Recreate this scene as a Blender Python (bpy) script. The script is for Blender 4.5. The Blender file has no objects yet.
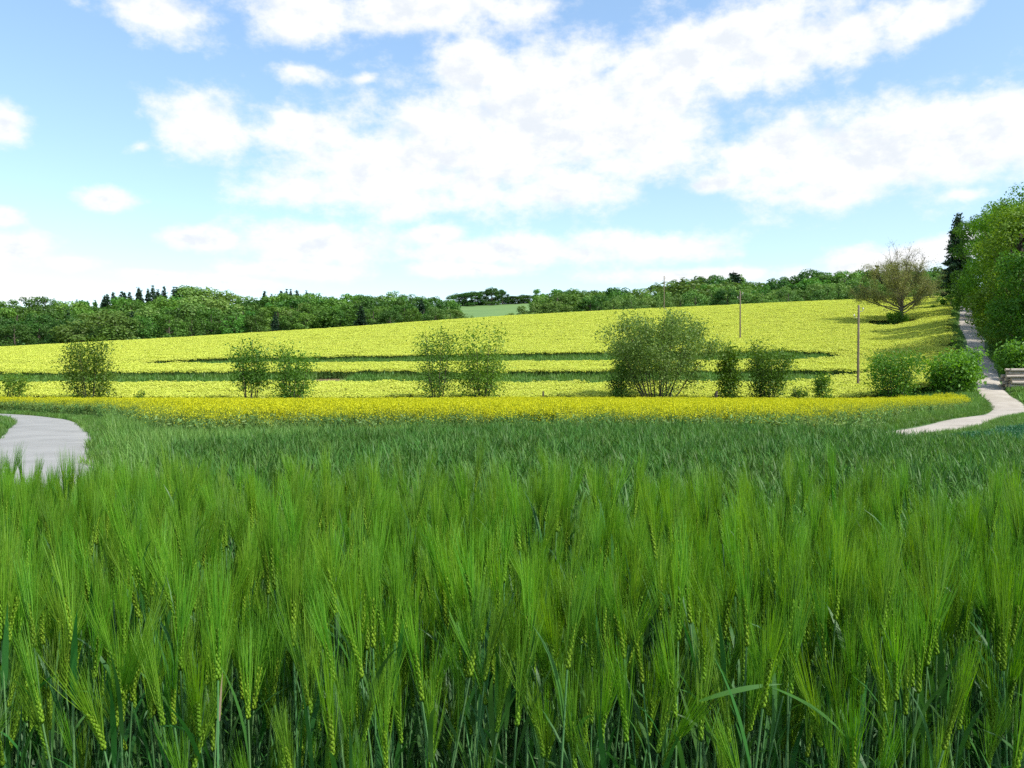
import bpy, math, random
import numpy as np

rng = np.random.default_rng(7)
random.seed(7)
R = math.radians
SC = bpy.context.scene
COL = SC.collection
F, H0, CAMZ = 853.0, 375.0, 1.55          # focal length in pixels of the photo, eye-level row, eye height


# ------------------------------------------------------------------ mesh helpers
class MB:
    """Collects vertices and faces, then becomes ONE mesh."""
    def __init__(s):
        s.v, s.f, s.m, s.n, s.sm = [], [], [], 0, []

    def add(s, v, f, mat=0, smooth=False):
        v = np.asarray(v, float).reshape(-1, 3)
        f = np.asarray(f, np.int64)
        s.v.append(v)
        s.f.append(f + s.n)
        s.m.append((mat, len(f)))
        s.sm.append((smooth, len(f)))
        s.n += len(v)

    def mesh(s, name, mats):
        me = bpy.data.meshes.new(name)
        if not s.v:
            return me
        v = np.concatenate(s.v)
        me.vertices.add(len(v))
        me.vertices.foreach_set('co', v.astype(np.float32).ravel())
        tot = np.concatenate([np.full(len(f), f.shape[1]) for f in s.f])
        loops = np.concatenate([f.ravel() for f in s.f])
        me.loops.add(len(loops))
        me.loops.foreach_set('vertex_index', loops.astype(np.int32))
        me.polygons.add(len(tot))
        me.polygons.foreach_set('loop_start', (np.cumsum(tot) - tot).astype(np.int32))
        me.polygons.foreach_set('material_index', np.concatenate([np.full(n, m) for m, n in s.m]).astype(np.int32))
        me.polygons.foreach_set('use_smooth', np.concatenate([np.full(n, b) for b, n in s.sm]).astype(bool))
        for m in mats:
            me.materials.append(m)
        me.update(calc_edges=True)
        return me


def link(name, me, parent=None, loc=(0, 0, 0), rz=0.0):
    o = bpy.data.objects.new(name, me)
    COL.objects.link(o)
    o.location = loc
    o.rotation_euler = (0, 0, rz)
    if parent:
        o.parent = parent
    return o


def tag(o, label=None, cat=None, group=None, kind=None):
    if label: o['label'] = label
    if cat: o['category'] = cat
    if group: o['group'] = group
    if kind: o['kind'] = kind
    return o


def norm(a):
    return a / np.maximum(np.linalg.norm(a, axis=-1, keepdims=True), 1e-9)


def tube(mb, pts, rad, n=5, mat=0, cap=False):
    pts = np.asarray(pts, float)
    rad = np.asarray(rad, float)
    k = len(pts)
    t = norm(np.gradient(pts, axis=0))
    ref = np.array([0.31, 0.95, 0.05]) if abs(t[0] @ np.array([0.31, 0.95, 0.05])) < .9 else np.array([1., 0, 0])
    a = norm(np.cross(t, ref))
    b = np.cross(t, a)
    th = np.arange(n) / n * 2 * np.pi
    v = pts[:, None] + rad[:, None, None] * (np.cos(th)[None, :, None] * a[:, None] + np.sin(th)[None, :, None] * b[:, None])
    i = np.arange(k - 1)[:, None] * n
    j = np.arange(n)[None]
    q = np.stack([i + j, i + (j + 1) % n, i + n + (j + 1) % n, i + n + j], -1).reshape(-1, 4)
    mb.add(v, q, mat, True)
    if cap:
        mb.add(v[-1], np.arange(n)[None], mat)
        mb.add(v[0], np.arange(n)[::-1][None], mat)


def box(mb, c, s, mat=0, rz=0.0):
    c = np.array(c, float); s = np.array(s, float) / 2
    v = np.array([[x, y, z] for z in (-1, 1) for y in (-1, 1) for x in (-1, 1)]) * s
    cr, sr = math.cos(rz), math.sin(rz)
    v = np.stack([v[:, 0] * cr - v[:, 1] * sr, v[:, 0] * sr + v[:, 1] * cr, v[:, 2]], 1) + c
    mb.add(v, [[0, 2, 3, 1], [4, 5, 7, 6], [0, 1, 5, 4], [2, 6, 7, 3], [0, 4, 6, 2], [1, 3, 7, 5]], mat)


def leaves(mb, pos, size, up=0.5, out=None, mat=0, aspect=0.55, g=None):
    """Leaf-shaped faces (pointed diamonds with a fold) at pos."""
    g = g or rng
    n = len(pos)
    nrm = g.normal(size=(n, 3)) + np.array([0, 0, up])
    if out is not None:
        nrm = nrm + out
    nrm = norm(nrm)
    d = norm(np.cross(nrm, g.normal(size=(n, 3))))
    w = np.cross(nrm, d)
    s = np.asarray(size)
    if s.ndim == 0:
        s = s * g.uniform(.65, 1.35, n)
    s = s[:, None]
    v = np.stack([pos - d * s * .5, pos + w * s * aspect * .5 - d * s * .05 + nrm * s * .07, pos + d * s * .5,
                  pos - w * s * aspect * .5 - d * s * .05 + nrm * s * .07], 1)
    mb.add(v.reshape(-1, 3), np.arange(4 * n).reshape(n, 4), mat)


def blade(mb, base, az, length, width, rise, droop, mat=0, seg=4, twist=0.0):
    """One grass leaf: a strip that rises from base at angle rise and bends over by droop (radians)."""
    t = np.linspace(0, 1, seg + 1)
    ang = rise - droop * t ** 1.3
    dl = length / seg
    h = np.concatenate([[0], np.cumsum(np.cos(ang[:-1]) * dl)])
    z = np.concatenate([[0], np.cumsum(np.sin(ang[:-1]) * dl)])
    ca, sa = math.cos(az), math.sin(az)
    c = np.stack([h * ca, h * sa, z], 1) + np.asarray(base)
    w = width * .5 * np.minimum(1, (1 - t) * 2.2) * np.minimum(1, .55 + t * 3)
    tw = twist * t
    side = np.stack([-sa * np.cos(tw), ca * np.cos(tw), np.sin(tw)], 1)
    v = np.stack([c - side * w[:, None], c + side * w[:, None]], 1).reshape(-1, 3)
    i = np.arange(seg) * 2
    mb.add(v, np.stack([i, i + 1, i + 3, i + 2], 1), mat, True)


# ------------------------------------------------------------------ materials
def new_mat(name):
    m = bpy.data.materials.new(name)
    m.use_nodes = True
    nt = m.node_tree
    nt.nodes.clear()
    out = nt.nodes.new('ShaderNodeOutputMaterial')
    return m, nt, out


def N(nt, typ, **kw):
    n = nt.nodes.new(typ)
    for k, v in kw.items():
        if k.startswith('i_'):
            key = k[2:]
            n.inputs[int(key) if key.isdigit() else key].default_value = v
        else:
            setattr(n, k, v)
    return n


def leaf_mat(name, a, b, trans=.35, objvar=.25, gloss=.06, tcol=1.25, hue=0.02, rough=.5, thue=.49):
    """Leaf colour between a and b per leaf, with a shift per plant; part of the light passes through."""
    m, nt, out = new_mat(name)
    L = nt.links.new
    geo = N(nt, 'ShaderNodeNewGeometry')
    mix = N(nt, 'ShaderNodeMix', data_type='RGBA')
    mix.inputs[6].default_value = (*a, 1)
    mix.inputs[7].default_value = (*b, 1)
    L(geo.outputs['Random Per Island'], mix.inputs[0])
    oi = N(nt, 'ShaderNodeObjectInfo')
    mr = N(nt, 'ShaderNodeMapRange')
    mr.inputs[3].default_value = 1 - objvar
    mr.inputs[4].default_value = 1 + objvar
    L(oi.outputs['Random'], mr.inputs[0])
    wn = N(nt, 'ShaderNodeTexWhiteNoise', noise_dimensions='1D')
    L(oi.outputs['Random'], wn.inputs['W'])
    mh = N(nt, 'ShaderNodeMapRange')
    mh.inputs[3].default_value = .5 - hue
    mh.inputs[4].default_value = .5 + hue
    L(wn.outputs['Value'], mh.inputs[0])
    hs = N(nt, 'ShaderNodeHueSaturation')
    L(mix.outputs[2], hs.inputs['Color'])
    L(mr.outputs[0], hs.inputs['Value'])
    L(mh.outputs[0], hs.inputs['Hue'])
    d = N(nt, 'ShaderNodeBsdfDiffuse')
    L(hs.outputs[0], d.inputs[0])
    br = N(nt, 'ShaderNodeHueSaturation', i_Value=tcol, i_Saturation=1.1, i_Hue=thue)
    L(hs.outputs[0], br.inputs['Color'])
    t = N(nt, 'ShaderNodeBsdfTranslucent')
    L(br.outputs[0], t.inputs[0])
    ms = N(nt, 'ShaderNodeMixShader', i_0=trans)
    L(d.outputs[0], ms.inputs[1]); L(t.outputs[0], ms.inputs[2])
    g = N(nt, 'ShaderNodeBsdfGlossy', i_Roughness=rough)
    g.inputs[0].default_value = (1, 1, 1, 1)
    m2 = N(nt, 'ShaderNodeMixShader', i_0=gloss)
    L(ms.outputs[0], m2.inputs[1]); L(g.outputs[0], m2.inputs[2])
    L(m2.outputs[0], out.inputs[0])
    return m


def rough_mat(name, cols, scale=8, rough=.9, bump=.3, stretch=(1, 1, 1), detail=6, coord='Object', bscale=None):
    """Noise-mottled diffuse surface; cols = list of (position, colour)."""
    m, nt, out = new_mat(name)
    L = nt.links.new
    tc = N(nt, 'ShaderNodeTexCoord')
    mp = N(nt, 'ShaderNodeMapping')
    mp.inputs['Scale'].default_value = stretch
    L(tc.outputs[coord], mp.inputs[0])
    nz = N(nt, 'ShaderNodeTexNoise', i_Scale=scale, i_Detail=detail, i_Roughness=.65)
    L(mp.outputs[0], nz.inputs[0])
    cr = N(nt, 'ShaderNodeValToRGB')
    el = cr.color_ramp.elements
    while len(el) < len(cols):
        el.new(.5)
    for e, (p, c) in zip(el, cols):
        e.position = p
        e.color = (*c, 1)
    L(nz.outputs[0], cr.inputs[0])
    p = N(nt, 'ShaderNodeBsdfPrincipled', i_Roughness=rough)
    L(cr.outputs[0], p.inputs['Base Color'])
    n2 = N(nt, 'ShaderNodeTexNoise', i_Scale=bscale or scale * 3, i_Detail=8)
    L(mp.outputs[0], n2.inputs[0])
    bp = N(nt, 'ShaderNodeBump', i_Strength=bump, i_Distance=.05)
    L(n2.outputs[0], bp.inputs['Height'])
    L(bp.outputs[0], p.inputs['Normal'])
    L(p.outputs[0], out.inputs[0])
    return m


M = {}
M['bark'] = rough_mat('bark', [(.3, (.035, .028, .02)), (.7, (.10, .08, .06))], 6, .95, .6, (1, 1, .25))
M['bark_pale'] = rough_mat('pale_bark', [(.3, (.07, .06, .045)), (.7, (.17, .145, .11))], 6, .95, .6, (1, 1, .25))
M['forest_leaf'] = leaf_mat('forest_leaf', (.052, .140, .020), (.108, .235, .035), .32, .4, .015, hue=.022)
M['forest_leaf_dark'] = leaf_mat('dark_forest_leaf', (.028, .085, .014), (.062, .150, .024), .28, .25, .015, hue=.015)
M['forest_leaf_pale'] = leaf_mat('pale_forest_leaf', (.085, .175, .03), (.15, .26, .05), .3, .22, .02, hue=.015)
M['needle'] = leaf_mat('needle', (.014, .042, .018), (.030, .070, .028), .1, .25, .02, hue=.01)
M['wood_leaf'] = leaf_mat('woodland_leaf', (.07, .175, .016), (.16, .31, .03), .4, .2, .015, hue=.015)
M['wood_leaf_dark'] = leaf_mat('dark_woodland_leaf', (.052, .14, .015), (.12, .25, .027), .36, .2, .015, hue=.015)
M['wood_leaf_pale'] = leaf_mat('pale_woodland_leaf', (.09, .20, .02), (.18, .32, .035), .4, .15, .015, hue=.015)
M['shrub_leaf'] = leaf_mat('shrub_leaf', (.058, .135, .012), (.115, .225, .024), .35, .2, .015, hue=.014)
M['willow_leaf'] = leaf_mat('willow_leaf', (.09, .175, .03), (.155, .255, .05), .34, .1, .02, hue=.01)
M['fresh_leaf'] = leaf_mat('fresh_leaf', (.075, .19, .018), (.15, .31, .035), .4, .15, .02, hue=.01)
M['walnut_leaf'] = leaf_mat('young_brown_leaf', (.17, .20, .055), (.28, .285, .09), .35, .1, .02, hue=.012)
M['grass'] = leaf_mat('grass_blade', (.06, .15, .02), (.13, .25, .042), .35, .22, .02, hue=.015)
M['grass_tall'] = leaf_mat('tall_grass_blade', (.09, .20, .035), (.17, .31, .065), .38, .18, .015, hue=.015)
M['wheat'] = leaf_mat('wheat_blade', (.042, .125, .020), (.092, .205, .036), .34, .2, .012, hue=.014)
M['wheat_ear'] = leaf_mat('wheat_ear', (.10, .20, .05), (.15, .26, .065), .3, .2, .02)
M['beet'] = leaf_mat('low_crop_blade', (.022, .10, .040), (.048, .16, .060), .3, .2, .02)
M['awn'] = leaf_mat('barley_awn', (.078, .222, .009), (.168, .335, .026), .45, .25, .022, tcol=1.28, hue=.014)
M['grain'] = leaf_mat('barley_grain', (.125, .25, .012), (.18, .315, .022), .3, .15, .012, hue=.012)
M['stem'] = leaf_mat('barley_stem', (.07, .18, .06), (.12, .245, .085), .2, .2, .02)
M['bleaf'] = leaf_mat('barley_leaf', (.026, .105, .018), (.055, .165, .03), .35, .2, .02)
M['dry'] = leaf_mat('dry_leaf', (.5, .36, .2), (.6, .45, .28), .3, .05, .03)
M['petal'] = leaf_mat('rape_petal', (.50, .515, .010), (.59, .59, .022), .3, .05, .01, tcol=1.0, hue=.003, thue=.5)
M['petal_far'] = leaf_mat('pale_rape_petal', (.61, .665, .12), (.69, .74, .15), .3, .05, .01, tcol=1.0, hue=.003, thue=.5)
M['rape_green'] = leaf_mat('rape_stem', (.12, .23, .055), (.20, .33, .09), .4, .1, .015)


# ------------------------------------------------------------------ terrain
def smooth01(t):
    t = np.clip(t, 0, 1)
    return t * t * (3 - 2 * t)


_gy = np.array([-400, -60, 0, 40, 70, 74, 80, 84, 92, 97.5, 106, 115, 121, 130, 142, 160, 185, 207, 225, 240, 262, 300, 340, 400, 450, 520, 650, 900, 6000.])
_gz = np.array([8.6, 1.3, 0, -.86, -1.5, -1.58, -1.6, -1.2, -.25, 1.05, 1.55, 2.3, 3.65, 4.65, 5.8, 8.5, 12.4, 14.8, 16.2, 16.55, 16.2, 15, 16, 23, 33, 45, 52, 54, 54.])
_dy = np.arange(-400, 6000, .5)
_dz = np.interp(_dy, _gy, _gz)


def _blur(a, s):
    k = np.exp(-.5 * (np.arange(-int(4 * s), int(4 * s) + 1) / s) ** 2)
    k /= k.sum()
    return np.convolve(np.pad(a, len(k) // 2, mode='edge'), k, mode='valid')


_w = np.clip((_dy - 125) / 30, 0, 1)
_dz = _blur(_dz, 2) * (1 - _w) + _blur(_dz, 14) * _w

ROAD = np.array([(-3.6, -60), (-3.4, -8), (-4.2, 0), (-6.4, 8), (-9.5, 16), (-12.2, 21.4), (-15.5, 28.3), (-19.7, 36), (-27.7, 49.5), (-39, 62), (-58, 70), (-90, 75), (-150, 78.)])
PATH = np.array([(.5, 22.5), (4, 22.7), (7.2, 23.7), (10.4, 26.6), (13.6, 30.8), (18.5, 36.8), (27.3, 50), (34.4, 60), (39.8, 68), (42.7, 74), (45, 80), (52.7, 95), (61, 112), (67.8, 125), (80, 150), (101, 190), (117, 220), (132, 245), (150, 270)])


def spline(P, step=.8):
    P = np.asarray(P, float)
    out = []
    for i in range(len(P) - 1):
        p0 = P[max(i - 1, 0)]; p1 = P[i]; p2 = P[i + 1]; p3 = P[min(i + 2, len(P) - 1)]
        n = max(2, int(np.linalg.norm(p2 - p1) / step))
        t = (np.arange(n) / n)[:, None]
        out.append(.5 * (2 * p1 + (p2 - p0) * t + (2 * p0 - 5 * p1 + 4 * p2 - p3) * t ** 2 + (3 * p1 - p0 - 3 * p2 + p3) * t ** 3))
    return np.vstack(out + [P[-1:]])


ROADC, PATHC = spline(ROAD), spline(PATH)


def path_x(Y):
    return np.interp(Y, PATHC[12:, 1], PATHC[12:, 0])


def ground(x, Y):
    x = np.asarray(x, float); Y = np.asarray(Y, float)
    k = 1 + np.where(x < 0, .0046 * 230 * np.tanh(x / 230), .0031 * 200 * np.tanh(x / 200))
    wk = smooth01((Y - 85) / 45)
    wb = smooth01((Y - 300) / 140)
    k = 1 + (k - 1) * wk * (1 - .8 * wb)
    z = np.interp(Y, _dy, _dz) * k
    bump = np.interp(Y, [62, 70, 75, 80, 95, 125, 150, 190, 225], [0, .25, .9, 1.6, 1.7, 1.9, 1.9, .6, 0])
    px = path_x(Y)
    z = z + bump * smooth01((x - px + 15) / 14)
    z = z + np.where(np.abs(Y) < 400, .05 * np.sin(x * .13 + 1.1) * np.sin(Y * .11), 0) * smooth01(Y / 30)
    return z


def at(px, Y):
    """World x of photo column px at distance Y."""
    return (px - 512) / F * Y


def zat(py, Y):
    return CAMZ + (H0 - py) / F * Y


def dist_poly(x, Y, C):
    d = np.full(len(x), 1e9)
    for i in range(0, len(C) - 1):
        a = C[i]; b = C[i + 1]; ab = b - a
        t = np.clip(((x - a[0]) * ab[0] + (Y - a[1]) * ab[1]) / (ab @ ab), 0, 1)
        d = np.minimum(d, np.hypot(x - a[0] - t * ab[0], Y - a[1] - t * ab[1]))
    return d


def inside(x, Y, P):
    P = np.asarray(P, float)
    c = np.zeros(len(x), bool)
    j = len(P) - 1
    for i in range(len(P)):
        xi, yi = P[i]; xj, yj = P[j]
        with np.errstate(divide='ignore', invalid='ignore'):
            c ^= ((yi > Y) != (yj > Y)) & (x < (xj - xi) * (Y - yi) / (yj - yi + 1e-12) + xi)
        j = i
    return c


def grid_pts(P, step, jit=.45):
    P = np.asarray(P, float)
    x0, y0 = P.min(0); x1, y1 = P.max(0)
    X, Y = np.meshgrid(np.arange(x0, x1, step), np.arange(y0, y1, step))
    X = X.ravel() + rng.uniform(-jit, jit, X.size) * step
    Y = Y.ravel() + rng.uniform(-jit, jit, Y.size) * step
    k = inside(X, Y, P)
    return X[k], Y[k]


def in_view(x, Y, margin=4.0):
    return np.abs(x) < .62 * Y + margin


def grow(c, f, lim):
    out = [c]
    s = f
    v = c
    while v < lim:
        v += s
        out.append(v)
        if v > 0:
            s *= 1.0
    return out


def axis(segs):
    a = []
    for lo, hi, st in segs:
        a += list(np.arange(lo, hi, st))
    return np.array(a + [segs[-1][1]], float)


gx = axis([(-3000, -600, 200), (-600, -200, 20), (-200, -60, 4), (-60, 70, 1.2), (70, 160, 3), (160, 600, 20), (600, 3001, 200)])
gy = axis([(-300, -40, 20), (-40, 0, 4), (0, 130, 1.0), (130, 280, 3), (280, 560, 10), (560, 1200, 40), (1200, 5001, 300)])
GX, GY = np.meshgrid(gx, gy)
mb = MB()
nx, ny = len(gx), len(gy)
ii = (np.arange(ny - 1)[:, None] * nx + np.arange(nx - 1)[None]).ravel()
mb.add(np.stack([GX.ravel(), GY.ravel(), ground(GX.ravel(), GY.ravel())], 1), np.stack([ii, ii + 1, ii + nx + 1, ii + nx], 1), 0, True)
M['ground'] = rough_mat('grassy_soil', [(.25, (.045, .075, .018)), (.5, (.06, .12, .025)), (.75, (.085, .15, .03))], .8, .95, .5, bscale=14)
tag(link('ground', mb.mesh('ground', [M['ground']])), kind='structure')


def ribbon(name, C, w, mats, lift=.02, edge=.12, cross=8, label_kind='structure'):
    """A road surface following the terrain; slightly uneven edges."""
    t = norm(np.gradient(C, axis=0))
    nrm = np.stack([-t[:, 1], t[:, 0]], 1)
    wob = np.stack([_blur(rng.normal(size=len(C)), 2.5) for _ in range(2)], 1) * edge * 2
    ww = np.broadcast_to(np.asarray(w, float), (len(C),))
    o = np.linspace(-.5, .5, cross + 1)
    off = o[None] * ww[:, None]
    off[:, 0] += wob[:, 0]; off[:, -1] += wob[:, 1]
    X = C[:, 0][:, None] + nrm[:, 0][:, None] * off
    Y = C[:, 1][:, None] + nrm[:, 1][:, None] * off
    Z = ground(X, Y) + lift + .04 * (1 - (2 * o) ** 2)[None]
    Z[:, 0] -= lift + .06; Z[:, -1] -= lift + .06
    m = MB()
    k = cross + 1
    i = (np.arange(len(C) - 1)[:, None] * k + np.arange(cross)[None]).ravel()
    m.add(np.stack([X.ravel(), Y.ravel(), Z.ravel()], 1), np.stack([i, i + k, i + k + 1, i + 1], 1), 0, True)
    return tag(link(name, m.mesh(name, mats)), kind=label_kind)


M['asphalt'] = rough_mat('worn_asphalt', [(.25, (.19, .186, .168)), (.5, (.255, .25, .23)), (.62, (.28, .275, .253)), (.85, (.34, .33, .30))], .55, .85, .2, detail=12, bscale=60)
M['concrete'] = rough_mat('pale_track', [(.25, (.25, .215, .165)), (.5, (.35, .31, .255)), (.65, (.40, .36, .30)), (.85, (.46, .41, .345))], .6, .9, .3, detail=12, bscale=40)
ribbon('road', ROADC, 3.25, [M['asphalt']], edge=.2)
ribbon('path', PATHC, np.interp(PATHC[:, 1], [22, 28, 60, 72, 82, 270], [2.2, 2.6, 2.7, 3.1, 2.7, 2.5]), [M['concrete']], edge=.15)


# ------------------------------------------------------------------ scattered crops and grass (stuff)
def scatter(name, x, Y, variants, label, cat, scale=(.85, 1.15), zoff=-.02, tilt=.05, lean=(0, 0), vsel=None, rz=None, scl=None, align=False):
    """One object whose geometry nodes set many small meshes on the given ground points."""
    n = len(x)
    me = bpy.data.meshes.new(name)
    me.vertices.add(n)
    me.vertices.foreach_set('co', np.stack([x, Y, ground(x, Y) + zoff], 1).astype(np.float32).ravel())
    a = me.attributes.new('variant', 'INT', 'POINT')
    a.data.foreach_set('value', (rng.integers(0, len(variants), n) if vsel is None else np.asarray(vsel)).astype(np.int32))
    a = me.attributes.new('turn', 'FLOAT_VECTOR', 'POINT')
    rot = np.stack([rng.normal(0, tilt, n) + lean[0], rng.normal(0, tilt, n) + lean[1], rng.uniform(0, 2 * np.pi, n) if rz is None else rz], 1)
    if align:                                   # lay each tile along the slope of the ground
        sxx = (ground(x + .6, Y) - ground(x - .6, Y)) / 1.2
        syy = (ground(x, Y + .6) - ground(x, Y - .6)) / 1.2
        nz_ = norm(np.stack([-sxx, -syy, np.ones(n)], 1))
        xa = norm(np.cross(np.stack([-np.sin(rot[:, 2]), np.cos(rot[:, 2]), 0 * sxx], 1), nz_))
        ya = np.cross(nz_, xa)
        rot = np.stack([np.arctan2(ya[:, 2], nz_[:, 2]), -np.arcsin(np.clip(xa[:, 2], -1, 1)), np.arctan2(xa[:, 1], xa[:, 0])], 1)
    a.data.foreach_set('vector', rot.astype(np.float32).ravel())
    a = me.attributes.new('size', 'FLOAT_VECTOR', 'POINT')
    s = rng.uniform(*scale, n) if scl is None else scl
    sh = s * rng.uniform(.93, 1.07, n)
    a.data.foreach_set('vector', np.stack([s, s, sh], 1).astype(np.float32).ravel())
    ng = bpy.data.node_groups.new(name, 'GeometryNodeTree')
    ng.interface.new_socket('Geometry', in_out='INPUT', socket_type='NodeSocketGeometry')
    ng.interface.new_socket('Geometry', in_out='OUTPUT', socket_type='NodeSocketGeometry')
    L = ng.links.new
    gi = ng.nodes.new('NodeGroupInput'); go = ng.nodes.new('NodeGroupOutput')
    jn = ng.nodes.new('GeometryNodeJoinGeometry')

    def attr(nm, ty):
        q = ng.nodes.new('GeometryNodeInputNamedAttribute')
        q.data_type = ty
        q.inputs[0].default_value = nm
        return q.outputs[0]
    va, ta, sa = attr('variant', 'INT'), attr('turn', 'FLOAT_VECTOR'), attr('size', 'FLOAT_VECTOR')
    e2r = ng.nodes.new('FunctionNodeEulerToRotation')
    L(ta, e2r.inputs[0])
    for i, vm in enumerate(variants):
        ob = bpy.data.objects.new(vm.name, vm)
        oi = ng.nodes.new('GeometryNodeObjectInfo')
        oi.inputs[0].default_value = ob
        cm = ng.nodes.new('FunctionNodeCompare')
        cm.data_type = 'INT'; cm.operation = 'EQUAL'
        L(va, cm.inputs[2]); cm.inputs[3].default_value = i
        ip = ng.nodes.new('GeometryNodeInstanceOnPoints')
        L(gi.outputs[0], ip.inputs['Points'])
        L(cm.outputs[0], ip.inputs['Selection'])
        L(oi.outputs['Geometry'], ip.inputs['Instance'])
        L(e2r.outputs[0], ip.inputs['Rotation'])
        L(sa, ip.inputs['Scale'])
        L(ip.outputs[0], jn.inputs[0])
    L(jn.outputs[0], go.inputs[0])
    o = link(name, me)
    md = o.modifiers.new('scatter', 'NODES')
    md.node_group = ng
    return tag(o, label, cat, kind='stuff')


# --- barley
def barley_parts(seed):
    g = np.random.default_rng(seed)
    h = g.uniform(.82, 1.04)
    lean = g.uniform(0, .06)
    la = g.uniform(0, 2 * np.pi)
    ld = np.array([math.cos(la), math.sin(la), 0])
    t = np.linspace(0, 1, 7)
    sp = np.stack([0 * t, 0 * t, t * h], 1) + ld * (lean * t ** 2)[:, None]
    stem = MB()
    tube(stem, sp, np.interp(t, [0, 1], [.0034, .0019]), 5)
    for z in (.3, .55, .75):                                 # nodes of the culm
        p = np.array([np.interp(z, t, sp[:, k]) for k in range(3)])
        tube(stem, [p - [0, 0, .006], p, p + [0, 0, .006]], [.0033, .0043, .003], 5)
    # ear: a gently bending axis with rows of grains, each grain with its awn
    nod = g.uniform(.03, .5)
    asc = g.uniform(.78, 1.05)
    fan = g.uniform(.7, 1.35)
    n = 14
    L = g.uniform(.075, .10)
    ang = nod * np.linspace(.25, 1, n)
    ax = np.cumsum(np.stack([np.sin(ang) * ld[0], np.sin(ang) * ld[1], np.cos(ang)], 1) * (L / n), 0) + sp[-1]
    dirs = norm(np.gradient(ax, axis=0))
    side0 = norm(np.cross(dirs, np.array([math.sin(la * 1.7), math.cos(la * 1.7), .1])))
    ear, awn = MB(), MB()
    tube(ear, ax, np.full(n, .0022), 4)
    for i in range(n):
        for r in range(3):
            ph = r * 2 * np.pi / 3 + (i % 2) * np.pi / 3
            b = np.cross(dirs[i], side0[i])
            o = side0[i] * math.cos(ph) + b * math.sin(ph)
            d = norm(dirs[i] + o * .11)
            c = ax[i] + o * .0030
            w = np.cross(d, o)
            s = .0075 * g.uniform(.9, 1.1)
            vv = [c - d * s, c + o * .0034 + d * s * .1, c + w * .0042, c - o * .0016, c - w * .0042, c + d * s * 1.1]
            ear.add(vv, [[0, 1, 2], [0, 2, 3], [0, 3, 4], [0, 4, 1], [5, 2, 1], [5, 3, 2], [5, 4, 3], [5, 1, 4]], 0, True)
            for _a in range(1 + (r == i % 3)):
                al = g.uniform(.115, .185) * asc * (1 if i < 10 else .82)
                ad = norm(dirs[i] + o * fan * g.uniform(.03, .19) + g.normal(0, .03, 3))
                p0 = c + d * s * .8
                p1 = p0 + ad * al * .5
                p2 = p1 + norm(ad + np.array([0, 0, .06]) + dirs[-1] * .1 + g.normal(0, .03, 3)) * al * .5
                sd = norm(np.cross(ad, g.normal(size=3)))
                w0, w1, w2 = .00068, .00055, .0002
                awn.add([p0 - sd * w0, p0 + sd * w0, p1 + sd * w1, p1 - sd * w1, p2 + sd * w2, p2 - sd * w2], [[0, 1, 2, 3], [3, 2, 4, 5]], 0)
    lv = []
    for z, rise in ((.42, 1.15), (.6, 1.1), (.78, 1.25)):
        m = MB()
        zz = z * h / .9 + g.uniform(-.04, .04)
        p = np.array([np.interp(zz, t * h, sp[:, k]) for k in range(3)])
        blade(m, p, g.uniform(0, 2 * np.pi), g.uniform(.17, .27), g.uniform(.009, .014), rise + g.uniform(-.1, .3), g.uniform(.1, 1.3), 0, 6, g.uniform(-1.2, 1.2))
        lv.append(m)
    return stem, ear, awn, lv


NB = 22
bar_src = []
bar_joined = []
for i in range(NB):
    st, er, aw, lv = barley_parts(100 + i)
    bar_src.append((st.mesh('stem', [M['stem']]), er.mesh('ear', [M['grain']]), aw.mesh('awns', [M['awn']]), [m.mesh('leaf', [M['bleaf']]) for m in lv]))
    j = MB()
    for k, p in enumerate([st, er, aw] + lv):
        for v, f, (mm, _), (sm, _) in zip(p.v, p.f, p.m, p.sm):
            base = 0
            j.v.append(v); j.f.append(f + (j.n - 0)); j.m.append((min(k, 3), len(f))); j.sm.append((sm, len(f)))
        j.n += p.n
    bar_joined.append(j.mesh('barley', [M['stem'], M['grain'], M['awn'], M['bleaf']]))

BARLEY = np.array([(-3.4, 1.6), (4.2, 1.6), (4.6, 2.75), (2.4, 3.05), (1.2, 3.5), (0, 3.8), (-1.3, 3.95), (-1.9, 4.5), (-3.0, 4.9), (-3.9, 4.6)])
bx, by = grid_pts(BARLEY, .047, .5)
k = np.sin(bx * 9 + 2 * np.sin(by * 5)) * np.sin(by * 11 + 1.5 * np.sin(bx * 4)) > rng.uniform(-1.3, .35, len(bx)) - .15
bx, by = bx[k], by[k]
front = np.argsort(by + rng.uniform(-.05, .05, len(by)) + np.where(np.abs(bx) > .62 * by, 99, 0))[:296]
isf = np.zeros(len(bx), bool); isf[front] = True
bxx, byy = bx[~isf], by[~isf]
bscl = rng.uniform(.86, 1.05, len(bxx)) * (1 - .02 * smooth01((-.38 - bxx / byy) / .1))
bscl = np.where(bxx / byy < -.44, np.minimum(bscl, .99), bscl)
scatter('barley_crop', bx[~isf], by[~isf], bar_joined, 'dense stand of green long-awned barley filling the foreground', 'barley', (.88, 1.09), 0, .09, (.0, .06), scl=bscl)


def copy_plant(root, loc, rot, s, label):
    r = root.copy(); COL.objects.link(r)
    r.location = loc; r.rotation_euler = rot; r.scale = (s, s, s); r['label'] = label
    for ch in root.children:
        c = ch.copy(); COL.objects.link(c); c.parent = r
        for g in ch.children:
            d = g.copy(); COL.objects.link(d); d.parent = c
    return r


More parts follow.
